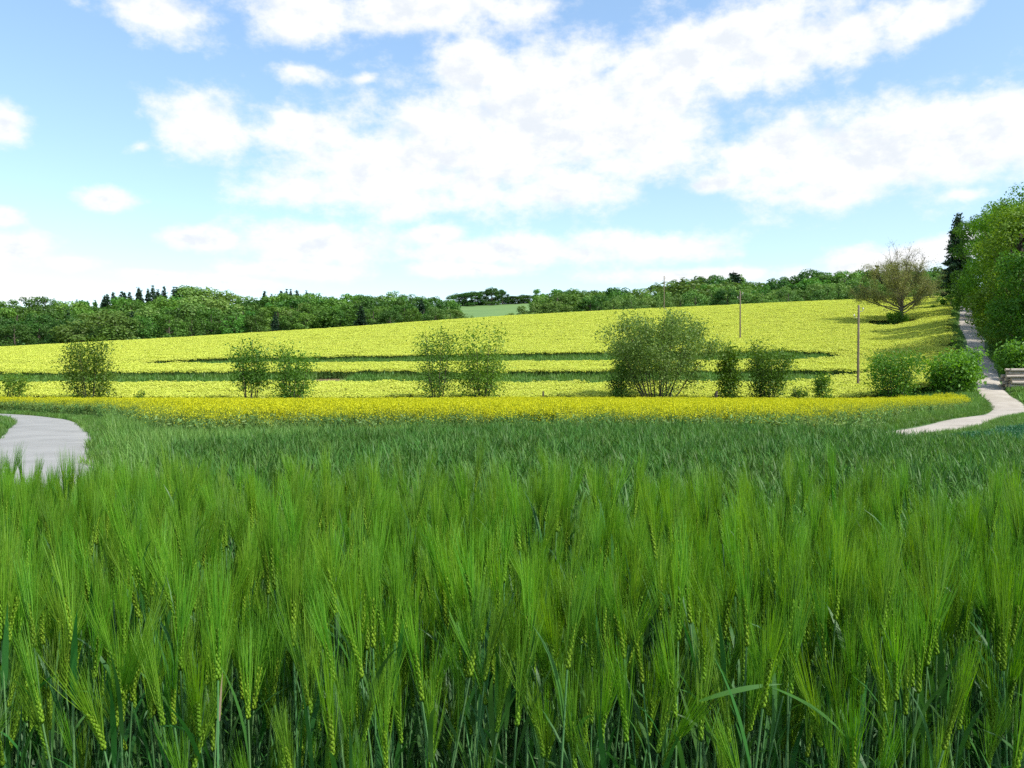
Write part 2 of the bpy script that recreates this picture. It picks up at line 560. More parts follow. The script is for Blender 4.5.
BL = 'green barley plant with an awned ear standing in the front rows of the crop'
protos = []
fx = list(zip(bx[front], by[front]))
for i, (x, y) in enumerate(fx):
    rot = (rng.normal(0, .09), rng.normal(.05, .09), rng.uniform(0, 2 * math.pi))
    s = rng.uniform(.9, 1.05) if i % 4 else rng.uniform(.74, .9)
    loc = (x, y, float(ground(x, y)))
    if i < NB:
        st, er, aw, lv = bar_src[i]
        root = link('barley_plant', None, loc=loc)
        root.rotation_euler = rot; root.scale = (s, s, s)
        tag(root, BL, 'barley plant', 'barley plants in the front rows')
        link('stem', st, root)
        e = link('ear', er, root)
        link('awns', aw, e)
        for m in lv:
            link('leaf', m, root)
        protos.append(root)
    else:
        copy_plant(protos[i % NB], loc, rot, s, BL)


def special_barley(k, x, y, label, extra):
    st, er, aw, lv = bar_src[k]
    root = link('barley_plant', None, loc=(x, y, float(ground(x, y))))
    tag(root, label, 'barley plant', 'barley plants in the front rows')
    link('stem', st, root); e = link('ear', er, root); link('awns', aw, e)
    for m in lv[:2]:
        link('leaf', m, root)
    m = MB(); extra(m)
    return root, m


r_, m_ = special_barley(0, at(215, 1.58), 1.58, 'barley plant with a pale dried tip standing beside its yellowish ear', lambda m: blade(m, (.006, 0, .94), 1.2, .09, .005, 1.5, .1, 0, 5, .5))
link('dry_leaf', m_.mesh('dry_leaf', [M['dry']]), r_)
r_, m_ = special_barley(3, at(700, 1.6), 1.6, 'barley plant with a broad leaf bent out level to the side', lambda m: blade(m, (0, 0, .97), .15, .17, .014, .25, .3, 0, 8, .7))
link('leaf', m_.mesh('leaf', [M['bleaf']]), r_)
r_, m_ = special_barley(5, at(772, 1.62), 1.62, 'barley plant with a folded leaf hanging down to the right', lambda m: blade(m, (0, 0, .99), .1, .2, .015, -.4, .6, 0, 8, .9))
link('leaf', m_.mesh('leaf', [M['bleaf']]), r_)


# --- wheat and the other low crops: small tiles of plants
def wheat_tile(seed, size, n, h, lw, ears=True):
    g = np.random.default_rng(seed)
    m = MB()
    for _ in range(n):
        x, y = g.uniform(-size / 2, size / 2, 2)
        hh = h * g.uniform(.85, 1.08)
        a = g.uniform(0, 2 * np.pi)
        tube(m, [(x, y, 0), (x + .02 * math.cos(a), y + .02 * math.sin(a), hh * .9)], [.0025, .0018], 3)
        for z in (.35, .55, .72, .82):
            blade(m, (x, y, z * hh), g.uniform(0, 2 * np.pi), hh * g.uniform(.26, .4), lw * g.uniform(.8, 1.2), g.uniform(.95, 1.45), g.uniform(.2, 1.5), 0, 4, g.uniform(-.8, .8))
        if ears and g.uniform() < .45:
            c = np.array([x + .02 * math.cos(a), y + .02 * math.sin(a), hh * .9])
            tube(m, [c, c + [0, 0, .03], c + [.004, 0, .075]], [.003, .0055, .002], 4, 1)
    return m


WHEAT = np.array([(-1.5, 4.15), (0, 4.05), (1.3, 3.9), (2.5, 3.3), (4.7, 3.0), (7, 2.6), (13, 12), (10.0, 14.6), (8.3, 16.4), (7.2, 18.2), (5.6, 21), (0, 21.8), (-2.6, 18.8), (-4.4, 17), (-5.8, 15.2), (-5.6, 14), (-3.2, 8)])
wx, wy = grid_pts(WHEAT, .3)
k = in_view(wx, wy, 2)
wx, wy = wx[k], wy[k]
wt = [wheat_tile(300 + i, .42, 34, .72, .013).mesh('wheat', [M['wheat'], M['wheat_ear']]) for i in range(5)]
scatter('wheat_crop', wx, wy, wt, 'dark blue-green wheat crop between the barley and the yellow rape', 'wheat', (.92, 1.08), 0, .04)

LOWC = np.array([(10.5, 15.8), (13.6, 12.5), (26, 17), (60, 40), (60, 66), (46.5, 66), (39.5, 60), (32.5, 50), (24, 38.5), (17, 30), (11.6, 24), (9, 21)])
lx, ly = grid_pts(LOWC, .42)
k = in_view(lx, ly, 4)
lt = [wheat_tile(340 + i, .55, 34, .3, .018, False).mesh('low_crop', [M['beet']]) for i in range(4)]
scatter('young_crop', lx[k], ly[k], lt, 'low blue-green young crop right of the pale track', 'crop', (.9, 1.1), 0, .05)


# --- oilseed rape
def rape_tile(seed, size, n, h, fl, low=.055, nf=11, green=1.0, even=0.0):
    g = np.random.default_rng(seed)
    m = MB()
    for _ in range(n):
        x, y = g.normal(0, size * .33, 2) if even else g.uniform(-size / 2, size / 2, 2)
        hh = h * g.uniform(.84 + even, 1.05)
        tube(m, [(x, y, 0), (x + g.normal(0, .03), y + g.normal(0, .03), hh * .8)], [.007, .004], 3)
        nl = int(9 * green)
        p = np.stack([x + g.normal(0, .09, nl), y + g.normal(0, .09, nl), hh * g.uniform(.12, .78, nl)], 1)
        leaves(m, p, .13, .2, None, 0, .38, g)
        for _b in range(3):
            bx_, by_ = x + g.normal(0, .09), y + g.normal(0, .09)
            top = hh * g.uniform(.86 + even, 1.04)
            tube(m, [(x, y, hh * .55), (bx_, by_, top - .1), (bx_, by_, top)], [.004, .003, .002], 3)
            q = np.stack([bx_ + g.normal(0, .026, nf), by_ + g.normal(0, .026, nf), top - np.abs(g.normal(0, low, nf))], 1)
            leaves(m, q, fl, 2.2, None, 1, .95, g)
    return m


rape_near = [rape_tile(400 + i, .8, 19, 1.1, .036, nf=13).mesh('rape', [M['rape_green'], M['petal']]) for i in range(4)]
rape_edge = [rape_tile(420 + i, .7, 13, 1.08, .034, low=.2, nf=6, green=3.4).mesh('rape', [M['rape_green'], M['petal']]) for i in range(3)]
RN = np.array([(-10.2, 25.2), (-4, 25.4), (2, 25.2), (7.5, 26), (10.2, 28.2), (16, 37.4), (24.4, 50.5), (31, 60), (36, 67.5), (38, 72.5), (20, 73), (-20, 73), (-50, 73.5), (-54, 72.5), (-36, 63.5), (-24.2, 50), (-16, 36), (-11.8, 28.4)])
x, y = grid_pts(RN, .52)
k = in_view(x, y, 3)
x, y = x[k], y[k]
de = dist_poly(x, y, np.vstack([RN, RN[:1]]))
edge = (de < rng.uniform(.3, 2.6, len(x))) & (y < 66)
vs = np.where(edge, 4 + rng.integers(0, 3, len(x)), rng.integers(0, 4, len(x)))
scatter('rapeseed_crop', x, y, rape_near + rape_edge, 'deep yellow flowering rape between the wheat and the row of bushes', 'rapeseed', (.92, 1.06), 0, .04, vsel=vs)

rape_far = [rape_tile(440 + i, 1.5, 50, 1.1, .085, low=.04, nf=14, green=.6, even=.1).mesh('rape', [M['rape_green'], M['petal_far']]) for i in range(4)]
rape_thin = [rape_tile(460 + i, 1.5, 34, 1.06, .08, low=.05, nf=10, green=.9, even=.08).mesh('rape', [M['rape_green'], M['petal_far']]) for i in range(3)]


def noise2(x, y, sx, sy, seed):
    g = np.random.default_rng(seed)
    s = np.zeros(len(x))
    for o in range(5):
        a = g.uniform(-1, 1)
        s += np.sin(x / sx * (1.6 ** o) * g.uniform(.7, 1.3) + g.uniform(0, 6) + a * y / sy) * np.sin(y / sy * (1.5 ** o) * g.uniform(.7, 1.3) + g.uniform(0, 6)) / (1.25 ** o)
    return s


def far_field(name, P, label, thin=.12, lines=(), step=.8):
    x, y = grid_pts(P, step)
    k = in_view(x, y, 8)
    x, y = x[k], y[k]
    px = path_x(y)
    k = x < px - 4.2 + rng.normal(0, .5, len(x))
    k &= (np.hypot((x - 71) / 5.2, (y - 160) / 4.4) > 1)
    x, y = x[k], y[k]
    nz = noise2(x, y, 26, 7, 11)
    prob = np.clip(thin + .34 * nz, 0, .9)
    for yl, x0, x1, w in lines:
        prob = np.where((np.abs(y - yl - .03 * x) < w) & (x > x0) & (x < x1), .97, prob)
    sel = rng.uniform(size=len(x)) < prob
    vs = np.where(sel, 4 + rng.integers(0, 3, len(x)), rng.integers(0, 4, len(x)))
    return scatter(name, x, y, rape_far + rape_thin, label, 'rapeseed', (.93, 1.07), 0, .03, vsel=vs, align=True)


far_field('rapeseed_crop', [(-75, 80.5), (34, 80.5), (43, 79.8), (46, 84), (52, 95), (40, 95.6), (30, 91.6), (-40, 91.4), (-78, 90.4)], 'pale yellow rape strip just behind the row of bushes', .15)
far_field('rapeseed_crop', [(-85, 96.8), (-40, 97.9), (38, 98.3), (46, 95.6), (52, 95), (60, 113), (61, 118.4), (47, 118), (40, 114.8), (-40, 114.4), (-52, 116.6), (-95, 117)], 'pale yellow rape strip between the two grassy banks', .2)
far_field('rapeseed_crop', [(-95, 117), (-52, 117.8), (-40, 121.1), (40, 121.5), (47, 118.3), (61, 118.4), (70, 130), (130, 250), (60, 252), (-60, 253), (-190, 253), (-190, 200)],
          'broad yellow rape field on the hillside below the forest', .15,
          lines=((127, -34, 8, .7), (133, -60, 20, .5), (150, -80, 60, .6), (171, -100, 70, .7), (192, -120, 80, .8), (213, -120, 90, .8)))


# --- grass: banks, verges
def grass_tile(seed, size, n, h, w, spread=.5):
    g = np.random.default_rng(seed)
    m = MB()
    for _ in range(n):
        x, y = g.uniform(-size / 2, size / 2, 2)
        blade(m, (x, y, 0), g.uniform(0, 2 * np.pi), h * g.uniform(.55, 1.2), w * g.uniform(.7, 1.3), g.uniform(1.05, 1.5), g.uniform(.2, 1.4), 0, 3, 0)
    return m


gt_short = [grass_tile(500 + i, .6, 130, .26, .012).mesh('grass', [M['grass']]) for i in range(4)]
gt_tall = [grass_tile(520 + i, .8, 120, .6, .014).mesh('grass', [M['grass_tall']]) for i in range(4)]
gt_bank = [grass_tile(540 + i, 1.6, 170, .7, .055).mesh('grass', [M['grass_tall']]) for i in range(4)]

SOIL = (-20.3, 96.4)
bp = []
for P, st in (([(-80, 90.8), (-40, 91.8), (30, 92), (41, 94.5), (30, 98.9), (-40, 98.5), (-86, 97)], .75), ([(-50, 117), (-40, 114.8), (40, 115.2), (48, 117.9), (40, 121.9), (-40, 121.7)], .75)):
    a, b = grid_pts(P, st)
    k = np.hypot((a - SOIL[0]) / 2.7, (b - SOIL[1]) / 2.4) > 1
    bp.append((a[k], b[k]))
for i, (a, b) in enumerate(bp):
    scatter('grass', a, b, gt_bank, ['long grass on the lower bank across the yellow field', 'long grass on the upper bank across the yellow field'][i], 'grass', (.8, 1.35), -.02, .06)

th = np.linspace(0, 2 * np.pi, 25)[:-1]
rr = 1 + .25 * np.sin(3 * th + 1) + .1 * np.sin(7 * th)
sx_, sy_ = SOIL[0] + 2.6 * rr * np.cos(th), SOIL[1] + 2.2 * rr * np.sin(th)
mb = MB()
mb.add(np.vstack([[SOIL[0], SOIL[1], ground(*SOIL) + .08], np.stack([sx_, sy_, ground(sx_, sy_) + .03], 1)]), [[0, 1 + i, 1 + (i + 1) % 24] for i in range(24)], 0, True)
M['soil'] = rough_mat('bare_soil', [(.3, (.16, .09, .05)), (.7, (.26, .16, .10))], 3, .95, .6)
tag(link('bare_soil', mb.mesh('bare_soil', [M['soil']])), kind='structure')

# verges near the roads: everything in view that is neither crop nor road
gxs, gys = grid_pts([(-60, 3), (-60, 74), (60, 84), (60, 3)], .34)
k = in_view(gxs, gys, 2.5)
gxs, gys = gxs[k], gys[k]
k = ~inside(gxs, gys, WHEAT) & ~inside(gxs, gys, RN) & ~inside(gxs, gys, BARLEY) & ~inside(gxs, gys, LOWC)
gxs, gys = gxs[k], gys[k]
dr = dist_poly(gxs, gys, ROADC[::2]); dp = dist_poly(gxs, gys, PATHC[::2])
k = (dr > 1.58) & (dp > 1.5)
gxs, gys, dr, dp = gxs[k], gys[k], dr[k], dp[k]
left_of_road = gxs < np.interp(gys, ROADC[:, 1], ROADC[:, 0])
right_of_path = (gxs > path_x(gys)) & (gys > 24)
tall = ((dr > 2.3) & (dp > 2.3) & ~left_of_road & ~right_of_path & (gxs > -.475 * gys + .3) & ((gxs < 6.5) | (gys > 31)) & (gxs > -45)) & (rng.uniform(size=len(gxs)) < .75)
vs = np.where(tall, 4 + rng.integers(0, 4, len(gxs)), rng.integers(0, 4, len(gxs)))
scatter('verge_grass', gxs, gys, gt_short + gt_tall, 'green grass verges beside the road and the track', 'grass', (.8, 1.25), -.01, .08, vsel=vs)
# verge up the hill beside the track, and rough grass at the lone tree
x, y = grid_pts([(36, 74), (46, 72), (60, 74), (66, 100), (80, 130), (150, 250), (125, 250), (70, 140), (48, 96)], .8)
dp = dist_poly(x, y, PATHC[::2])
k = (dp > 1.9) & (dp < 9) & ((x > path_x(y)) | (dp < 4.6))
x2, y2 = grid_pts([(65, 155), (77, 155), (77, 165), (65, 165)], .8)
k2 = np.hypot((x2 - 71) / 5.4, (y2 - 160) / 4.6) < 1
x3, y3 = grid_pts([(-60, 74), (36, 73.4), (44, 79.5), (34, 80.2), (-75, 80.2)], .8)
scatter('verge_grass', np.concatenate([x[k], x2[k2], x3]), np.concatenate([y[k], y2[k2], y3]), gt_bank, 'rough grass beside the track up the hill and under the bushes', 'grass', (.5, .95), -.02, .05)

# paler meadow beyond the crest
mx, my = np.meshgrid(np.linspace(-110, 60, 30), np.linspace(405, 520, 24))
mb = MB()
i = (np.arange(23)[:, None] * 30 + np.arange(29)[None]).ravel()
mb.add(np.stack([mx.ravel(), my.ravel(), ground(mx.ravel(), my.ravel()) + .35], 1), np.stack([i, i + 1, i + 31, i + 30], 1), 0, True)
M['meadow'] = rough_mat('meadow', [(.3, (.085, .165, .04)), (.55, (.115, .205, .05)), (.8, (.15, .24, .065))], .06, .95, .4, stretch=(1, 3, 1), bscale=2)
tag(link('meadow', mb.mesh('meadow', [M['meadow']])), kind='structure')


# ------------------------------------------------------------------ trees
def limb(g, p, d, length, r, seg=5, up=.15, wob=.12):
    pts = [np.array(p, float)]
    d = norm(np.array(d, float))
    for _ in range(seg):
        d = norm(d + np.array([0, 0, up]) / seg * 2 + g.normal(0, wob, 3))
        pts.append(pts[-1] + d * length / seg)
    return np.array(pts), np.linspace(r, r * .3, seg + 1)


def clumps(g, centres, radii, n, size, mb, mat=0, squash=.8, up=.5, cen=None):
    """Leaf clumps: shells of leaves around each centre."""
    idx = g.integers(0, len(centres), n)
    d = norm(g.normal(size=(n, 3)))
    rr = radii[idx] * g.uniform(.35, 1.0, n) ** .6
    p = centres[idx] + d * rr[:, None] * np.array([1, 1, squash])
    p[:, 2] = np.maximum(p[:, 2], .1)
    o = d * 1.7
    leaves(mb, p, size, up, o, mat, .6, g)


def broadleaf(seed, h, r, nleaf, lsize, base=.18, ncl=46, leafmat='forest_leaf', bark='bark', shape=1.0, fine=True):
    """Tapered trunk with limbs; crown of leaf clumps carried by the limbs."""
    g = np.random.default_rng(seed)
    tr, cr = MB(), MB()
    t = np.linspace(0, 1, 7)
    tp = np.stack([np.cumsum(g.normal(0, .012 * h, 7)) * t, np.cumsum(g.normal(0, .012 * h, 7)) * t, t * h * .85], 1)
    rad = h * .02 * (1.25 - t) + .02
    rad[0] *= 1.5
    tube(tr, tp, rad, 8)
    C, RR = [], []
    for i in range(ncl):
        f = g.uniform(0, 1)
        z = h * (base + (.91 - base) * f)
        prof = math.sqrt(max(0, 1 - (abs(f - .42) / .62) ** 2.4))
        a = g.uniform(0, 2 * np.pi)
        q = r * prof * g.uniform(.45, 1.0) ** .6
        c = np.array([q * math.cos(a), q * math.sin(a), z])
        C.append(c); RR.append(min(r * g.uniform(.24, .40), h * .14))
        if fine or i % 2 == 0:
            z0 = max(h * base * .6, z - q * .8 - .05 * h)
            p0 = np.array([np.interp(z0, tp[:, 2], tp[:, 0]), np.interp(z0, tp[:, 2], tp[:, 1]), min(z0, h * .84)])
            mid = p0 * .45 + c * .55 + np.array([0, 0, -.05 * h * f])
            tube(tr, [p0, mid, c], [h * .006 + .01, h * .0035 + .006, .006], 4 if fine else 3)
    C = np.array(C); RR = np.array(RR)
    clumps(g, C, RR, nleaf, lsize, cr)
    return tr.mesh('trunk', [M[bark]]), cr.mesh('crown', [M[leafmat]])


def spruce(seed, h, r, nleaf, lsize):
    g = np.random.default_rng(seed)
    tr, cr = MB(), MB()
    tube(tr, [(0, 0, 0), (0, 0, h * .5), (0, 0, h)], [h * .016, h * .01, .02], 6)
    P = []
    z = h * .06
    while z < h * .985:
        f = 1 - z / h
        R_ = r * (f ** .85) * g.uniform(.8, 1.1) + .12
        for kk in range(7 if f > .15 else 4):
            a = g.uniform(0, 2 * np.pi)
            L_ = R_ * g.uniform(.7, 1.1)
            e = np.array([math.cos(a) * L_, math.sin(a) * L_, z - L_ * .28])
            tube(tr, [(0, 0, z), e * .5 + np.array([0, 0, z * .5 + .02]), e], [.05, .03, .01], 3)
            n = max(3, int(nleaf * L_ / r / 90))
            s = g.uniform(.12, 1, n) ** .7
            q = np.array([0, 0, z])[None] * (1 - s)[:, None] + e[None] * s[:, None]
            q = q + g.normal(0, .11 * r * .6, (n, 3)) * np.array([1, 1, .6]) - np.array([0, 0, .08])
            P.append(q)
        z += h * g.uniform(.028, .045)
    P = np.vstack(P)
    leaves(cr, P, lsize, .9, None, 0, .42, g)
    return tr.mesh('trunk', [M['bark']]), cr.mesh('crown', [M['needle']])


def multistem(seed, h, w, ns, nleaf, lsize, leafmat, bark='bark', base=.15, fan=.5, twigs=9, dome=False, lowleaf=.15, clump=.09, top=1.0, grip=1.0):
    """A shrub of several stems from one stool; every stem its own mesh, one crown of leaves on the twigs."""
    g = np.random.default_rng(seed)
    stems, cr = [], MB()
    tips, wts = [], []
    for i in range(ns):
        m = MB()
        a = (i + g.uniform(-.3, .3)) / ns * 2 * np.pi
        rr = w * .5 * fan * g.uniform(.25, 1.0)
        L = h * (g.uniform(.82, 1.0) if i else 1.0)
        L *= 1.05 - .24 * (rr / (w * .5 * fan)) ** 1.6
        if dome:
            a = i * 2.39996
            rr = w * .5 * fan * math.sqrt((i + .4) / ns)
            L = h * (1.02 - .42 * (rr / (w * .5)) ** 2) * g.uniform(.93, 1.02)
        b = np.array([math.cos(a), math.sin(a), 0])
        t = np.linspace(0, 1, 8)
        pts = b[None] * (.06 * w + rr * (t ** .9))[:, None] + np.stack([0 * t, 0 * t, t * L], 1)
        pts[1:] += np.cumsum(g.normal(0, .006 * h, (7, 3)), 0) * np.array([1, 1, 0])
        r0 = .0065 * h + .012
        tube(m, pts, r0 * (1.05 - t * .92), 5)
        for j in range(twigs):
            f = g.uniform(base, .98)
            p = np.array([np.interp(f, t, pts[:, q]) for q in range(3)])
            ta = a + g.normal(0, 1.3)
            ln = w * .5 * g.uniform(.25, .65) * (1.15 - f * .75) * grip
            q, rd = limb(g, p, (math.cos(ta), math.sin(ta), .55), ln, r0 * .32 * (1.1 - f) + .004, 4, .25, .13)
            tube(m, q, rd, 3)
            tips += [q[2], q[3], q[4]]
            wts += [.6, 1, 1]
        for f in np.linspace(max(.45, base), 1, 6):
            tips.append(np.array([np.interp(f, t, pts[:, q]) for q in range(3)])); wts.append(.8)
        stems.append(m.mesh('stem', [M[bark]]))
    tips = np.array(tips); wts = np.array(wts)
    if dome:
        e = np.sqrt((np.hypot(tips[:, 0], tips[:, 1]) / (w * .5)) ** 2 + (tips[:, 2] / h) ** 2)
        wts = wts * np.clip((e - .5) * 2.6, .12, 1.2)
    wts = wts * np.where(tips[:, 2] < lowleaf * h, .12, 1)
    wts = wts * np.where(g.uniform(size=len(tips)) < .42, 1, .12)
    idx = g.choice(len(tips), nleaf, p=wts / wts.sum())
    s = clump * (w + h) * .5
    p = tips[idx] + g.normal(0, 1, (nleaf, 3)) * s * np.array([1, 1, .85])
    if dome:
        p[:, 2] -= np.abs(g.normal(0, .05 * h, nleaf))
    k = p[:, 2] > .15
    leaves(cr, p[k], lsize, .5, None, 0, .5, g)
    return stems, cr.mesh('crown', [M[leafmat]])


def put_tree(name, label, cat, meshes, x, Y, group=None, rz=None, s=1.0, sz=None, sink=.1):
    root = link(name, None, loc=(x, Y, float(ground(x, Y)) - sink), rz=rng.uniform(0, 6.28) if rz is None else rz)
    root.scale = (s, s, sz or s)
    tag(root, label, cat, group)
    tr, cr = meshes
    if isinstance(tr, list):
        for q in tr:
            link('stem', q, root)
    else:
        link('trunk', tr, root)
    link('crown', cr, root)
    return root


def shrub_at(name, label, cat, px, Y, top, wpx, **kw):
    x = at(px, Y)
    h = zat(top, Y) - float(ground(x, Y)) + .1
    w = wpx / F * Y
    return put_tree(name, label, cat, multistem(h=h, w=w, **kw), x, Y)


TL = 77.5
shrub_at('shrub', 'small sparse shrub at the left end of the row of bushes', 'shrub', 13, TL, 370, 32, seed=1, ns=5, nleaf=1147, lsize=.21, leafmat='shrub_leaf', twigs=7)
shrub_at('shrub', 'broad loose-leaved bush near the bend of the grey road', 'bush', 90, TL, 342, 62, seed=2, ns=7, nleaf=5913, lsize=.21, leafmat='shrub_leaf', fan=.72, twigs=12, lowleaf=.12)
shrub_at('shrub', 'tiny low shrub right of the broad loose-leaved bush', 'shrub', 140, TL, 391, 18, seed=3, ns=4, nleaf=359, lsize=.19, leafmat='shrub_leaf', twigs=4)
shrub_at('shrub', 'upright bush on bare lower stems, left of a pair standing close together', 'bush', 250, TL, 337, 37, seed=4, ns=7, nleaf=3120, lsize=.23, leafmat='shrub_leaf', fan=.62, twigs=8, base=.38, lowleaf=.34)
shrub_at('shrub', 'bush leafy to the ground with a thin top, right of the close pair', 'bush', 292, TL, 344, 48, seed=5, ns=7, nleaf=3776, lsize=.22, leafmat='shrub_leaf', fan=.66, twigs=10, base=.1, lowleaf=.1)
shrub_at('feathery_tree', 'feathery light-crowned tree on slender bare stems, left of twin trees', 'tree', 438, TL, 325, 56, seed=6, ns=6, nleaf=3612, lsize=.21, leafmat='shrub_leaf', fan=.62, twigs=13, base=.12, lowleaf=.1)
shrub_at('feathery_tree', 'darker feathery tree with a taller right side, right of twin trees', 'tree', 482, TL, 326, 60, seed=7, ns=6, nleaf=4926, lsize=.22, leafmat='shrub_leaf', fan=.55, twigs=13, base=.1, lowleaf=.1)
shrub_at('willow_tree', 'large round grey-green willow fanning out from many stems', 'willow', 658, TL, 310, 108, seed=8, ns=16, nleaf=27038, lsize=.21, leafmat='willow_leaf', fan=.95, twigs=13, base=.2, dome=True, lowleaf=.12, clump=.05)
shrub_at('shrub', 'narrow dense dark green bush beside the round willow', 'bush', 728, TL, 345, 27, seed=9, ns=5, nleaf=4270, lsize=.22, leafmat='shrub_leaf', fan=.4, twigs=12, base=.08, lowleaf=.05)
shrub_at('shrub', 'wide full bush right of the narrow dense bush', 'bush', 766, TL, 344, 52, seed=10, ns=9, nleaf=6897, lsize=.21, leafmat='shrub_leaf', fan=.75, twigs=12, base=.08, lowleaf=.06)
shrub_at('shrub', 'knee-high shrub between the wide full bush and a small pointed tree', 'shrub', 798, TL, 387, 22, seed=11, ns=5, nleaf=820, lsize=.19, leafmat='shrub_leaf', twigs=5)
shrub_at('small_tree', 'small pointed young tree left of the wooden pole', 'tree', 821, TL, 371, 24, seed=12, ns=3, nleaf=1641, lsize=.20, leafmat='shrub_leaf', fan=.35, twigs=10, base=.1, lowleaf=.08)
shrub_at('shrub', 'bush with a dense dark foot and thin upper sprays right of the wooden pole', 'bush', 893, TL + 1, 349, 58, seed=13, ns=9, nleaf=5913, lsize=.22, leafmat='shrub_leaf', fan=.7, twigs=11, base=.05, lowleaf=.04)
shrub_at('shrub', 'fresh green full bush at the left edge of the pale track', 'bush', 956, TL + 1, 352, 56, seed=14, ns=9, nleaf=4533, lsize=.34, leafmat='fresh_leaf', fan=.75, twigs=12, base=.05, lowleaf=.02)
shrub_at('shrub', 'bright green bush leaning over the stack of logs', 'bush', 1022, 82, 342, 44, seed=15, ns=8, nleaf=3547, lsize=.34, leafmat='fresh_leaf', fan=.8, twigs=11, base=.1, lowleaf=.05)
shrub_at('shrub', 'dark low bush at the foot of the lone tree on the hill', 'bush', 897, 159.5, 312, 20, seed=16, ns=7, nleaf=2462, lsize=.3, leafmat='shrub_leaf', fan=.7, twigs=8, base=.05, lowleaf=.02)

shrub_at('shrub', 'small dark bush at the left foot of the round willow', 'bush', 618, TL - .6, 364, 26, seed=17, ns=5, nleaf=1623, lsize=.2, leafmat='shrub_leaf', fan=.7, twigs=8, base=.08, lowleaf=.06)
# leaning dead stump and a fence post by the willow
g = np.random.default_rng(5)
mb = MB()
tube(mb, [(0, 0, 0), (.25, 0, .45), (.75, 0, .75), (1.1, .05, 1.2), (1.15, .05, 1.75)], [.2, .18, .17, .15, .1], 8, cap=True)
tube(mb, [(.7, 0, .72), (.9, .2, .95), (1.0, .35, 1.25)], [.1, .07, .04], 6, cap=True)
sx0 = at(704, 76.8)
tag(link('dead_stump', mb.mesh('dead_stump', [M['bark']]), loc=(sx0, 76.8, float(ground(sx0, 76.8)) - .05)), 'crooked dark stump between the willow and the narrow bush', 'stump')
mb = MB()
tube(mb, [(0, 0, 0), (.01, 0, 1.2), (.02, 0, 1.72)], [.08, .08, .075], 8, cap=True)
sx0 = at(543, 75.5)
tag(link('wooden_post', mb.mesh('wooden_post', [M['bark']]), loc=(sx0, 75.5, float(ground(sx0, 75.5)) - .05)), 'short dark wooden post at the edge of the yellow field', 'post')

# lone half-bare tree on the hill
g = np.random.default_rng(21)
tr, cr = MB(), MB()
hT, wT = 14.6, 12.0
t = np.linspace(0, 1, 6)
tp = np.stack([.25 * t ** 2, .1 * t, t * 6.2], 1)
tube(tr, tp, [.62, .44, .38, .36, .33, .27], 10)
tips, low = [], []
for i in range(22):
    f = g.uniform(.42, 1.0) if i else 1.0
    p = np.array([np.interp(f, t, tp[:, q]) for q in range(3)])
    a = i * 2.4 + g.normal(0, .3)
    el = .12 + 1.2 * ((f - .42) / .58) ** 1.1
    ln = (hT - p[2]) * .78 * math.sin(el) + wT * .5 * math.cos(el)
    q, rd = limb(g, p, (math.cos(a) * math.cos(el), math.sin(a) * math.cos(el), math.sin(el)), ln, .17 - .05 * f, 7, .16, .1)
    tube(tr, q, rd, 5)
    for j in range(10):
        s = g.uniform(.25, 1)
        pp = np.array([np.interp(s, np.linspace(0, 1, 8), q[:, c]) for c in range(3)])
        dd = norm(q[-1] - q[0]) + g.normal(0, .6, 3)
        q2, rd2 = limb(g, pp, dd, ln * g.uniform(.2, .38), .042, 5, .15, .15)
        tube(tr, q2, rd2, 3)
        for kk in range(8):
            pp2 = q2[g.integers(1, 6)]
            q3, rd3 = limb(g, pp2, dd + g.normal(0, .8, 3), g.uniform(.6, 1.5), .017, 3, .15, .15)
            tube(tr, q3, rd3, 3)
            tips += list(q3[1:])
tips = np.array(tips)
wt_ = np.where(tips[:, 2] > 11.9, .05, 1) * np.where(tips[:, 2] < 4.6, .04, 1)
idx = g.choice(len(tips), 32000, p=wt_ / wt_.sum())
leaves(cr, tips[idx] + g.normal(0, .34, (32000, 3)), .26, .3, None, 0, .4, g)
put_tree('lone_tree', 'lone brownish half-bare tree with a spreading crown on the hillside', 'tree', (tr.mesh('trunk', [M['bark_pale']]), cr.mesh('crown', [M['walnut_leaf']])), at(901, 160), 160, rz=0, s=.84, sz=1.0)

# wood to the right of the track: near trees, each its own shape
WD = [
    (1026, 108, 205, 6.4, 'rounded bright green tree leaning over the bend of the track', 'wood_leaf_pale'),
    (1050, 97, 225, 5.5, 'shorter leafy tree nearest to the stack of logs', 'wood_leaf_dark'),
    (1030, 126, 190, 6.5, 'tallest broadleaf tree of the wood right of the track', 'wood_leaf'),
    (1008, 138, 203, 6.0, 'light green tree behind the rounded one by the track', 'wood_leaf'),
    (991, 158, 217, 6.5, 'mid-green tree next to the dark spruce at the end of the wood', 'wood_leaf_dark'),
]
for i, (px, Y, top, r, lab, lm) in enumerate(WD):
    x = at(px, Y)
    h = zat(top - 9, Y) - float(ground(x, Y))
    put_tree('broadleaf_tree', lab, 'tree', broadleaf(600 + i, h, r, 20000, .34, base=.13, ncl=52, leafmat=lm, shape=1.0), x, Y)
tall_wood = [broadleaf(620 + i, 20, 6, 14000, .42, base=.1, ncl=60, leafmat='wood_leaf') for i in range(3)]
for i, (px, Y, h) in enumerate([(1075, 112, 21), (1090, 138, 22), (1110, 100, 19), (1120, 125, 22), (1060, 158, 22), (1015, 178, 21), (1150, 110, 20), (1085, 90, 17)]):
    put_tree('broadleaf_tree', 'tree deep inside the wood right of the track', 'tree', tall_wood[i % 3], at(px, Y), Y, 'trees inside the wood by the track', s=h / 20)
x = at(957, 205)
put_tree('spruce_tree', 'dark spruce at the far end of the wood beside the track', 'spruce', spruce(640, zat(212, 205) - float(ground(x, 205)), 5.4, 16000, .7), x, 205)
x = at(1003, 170)
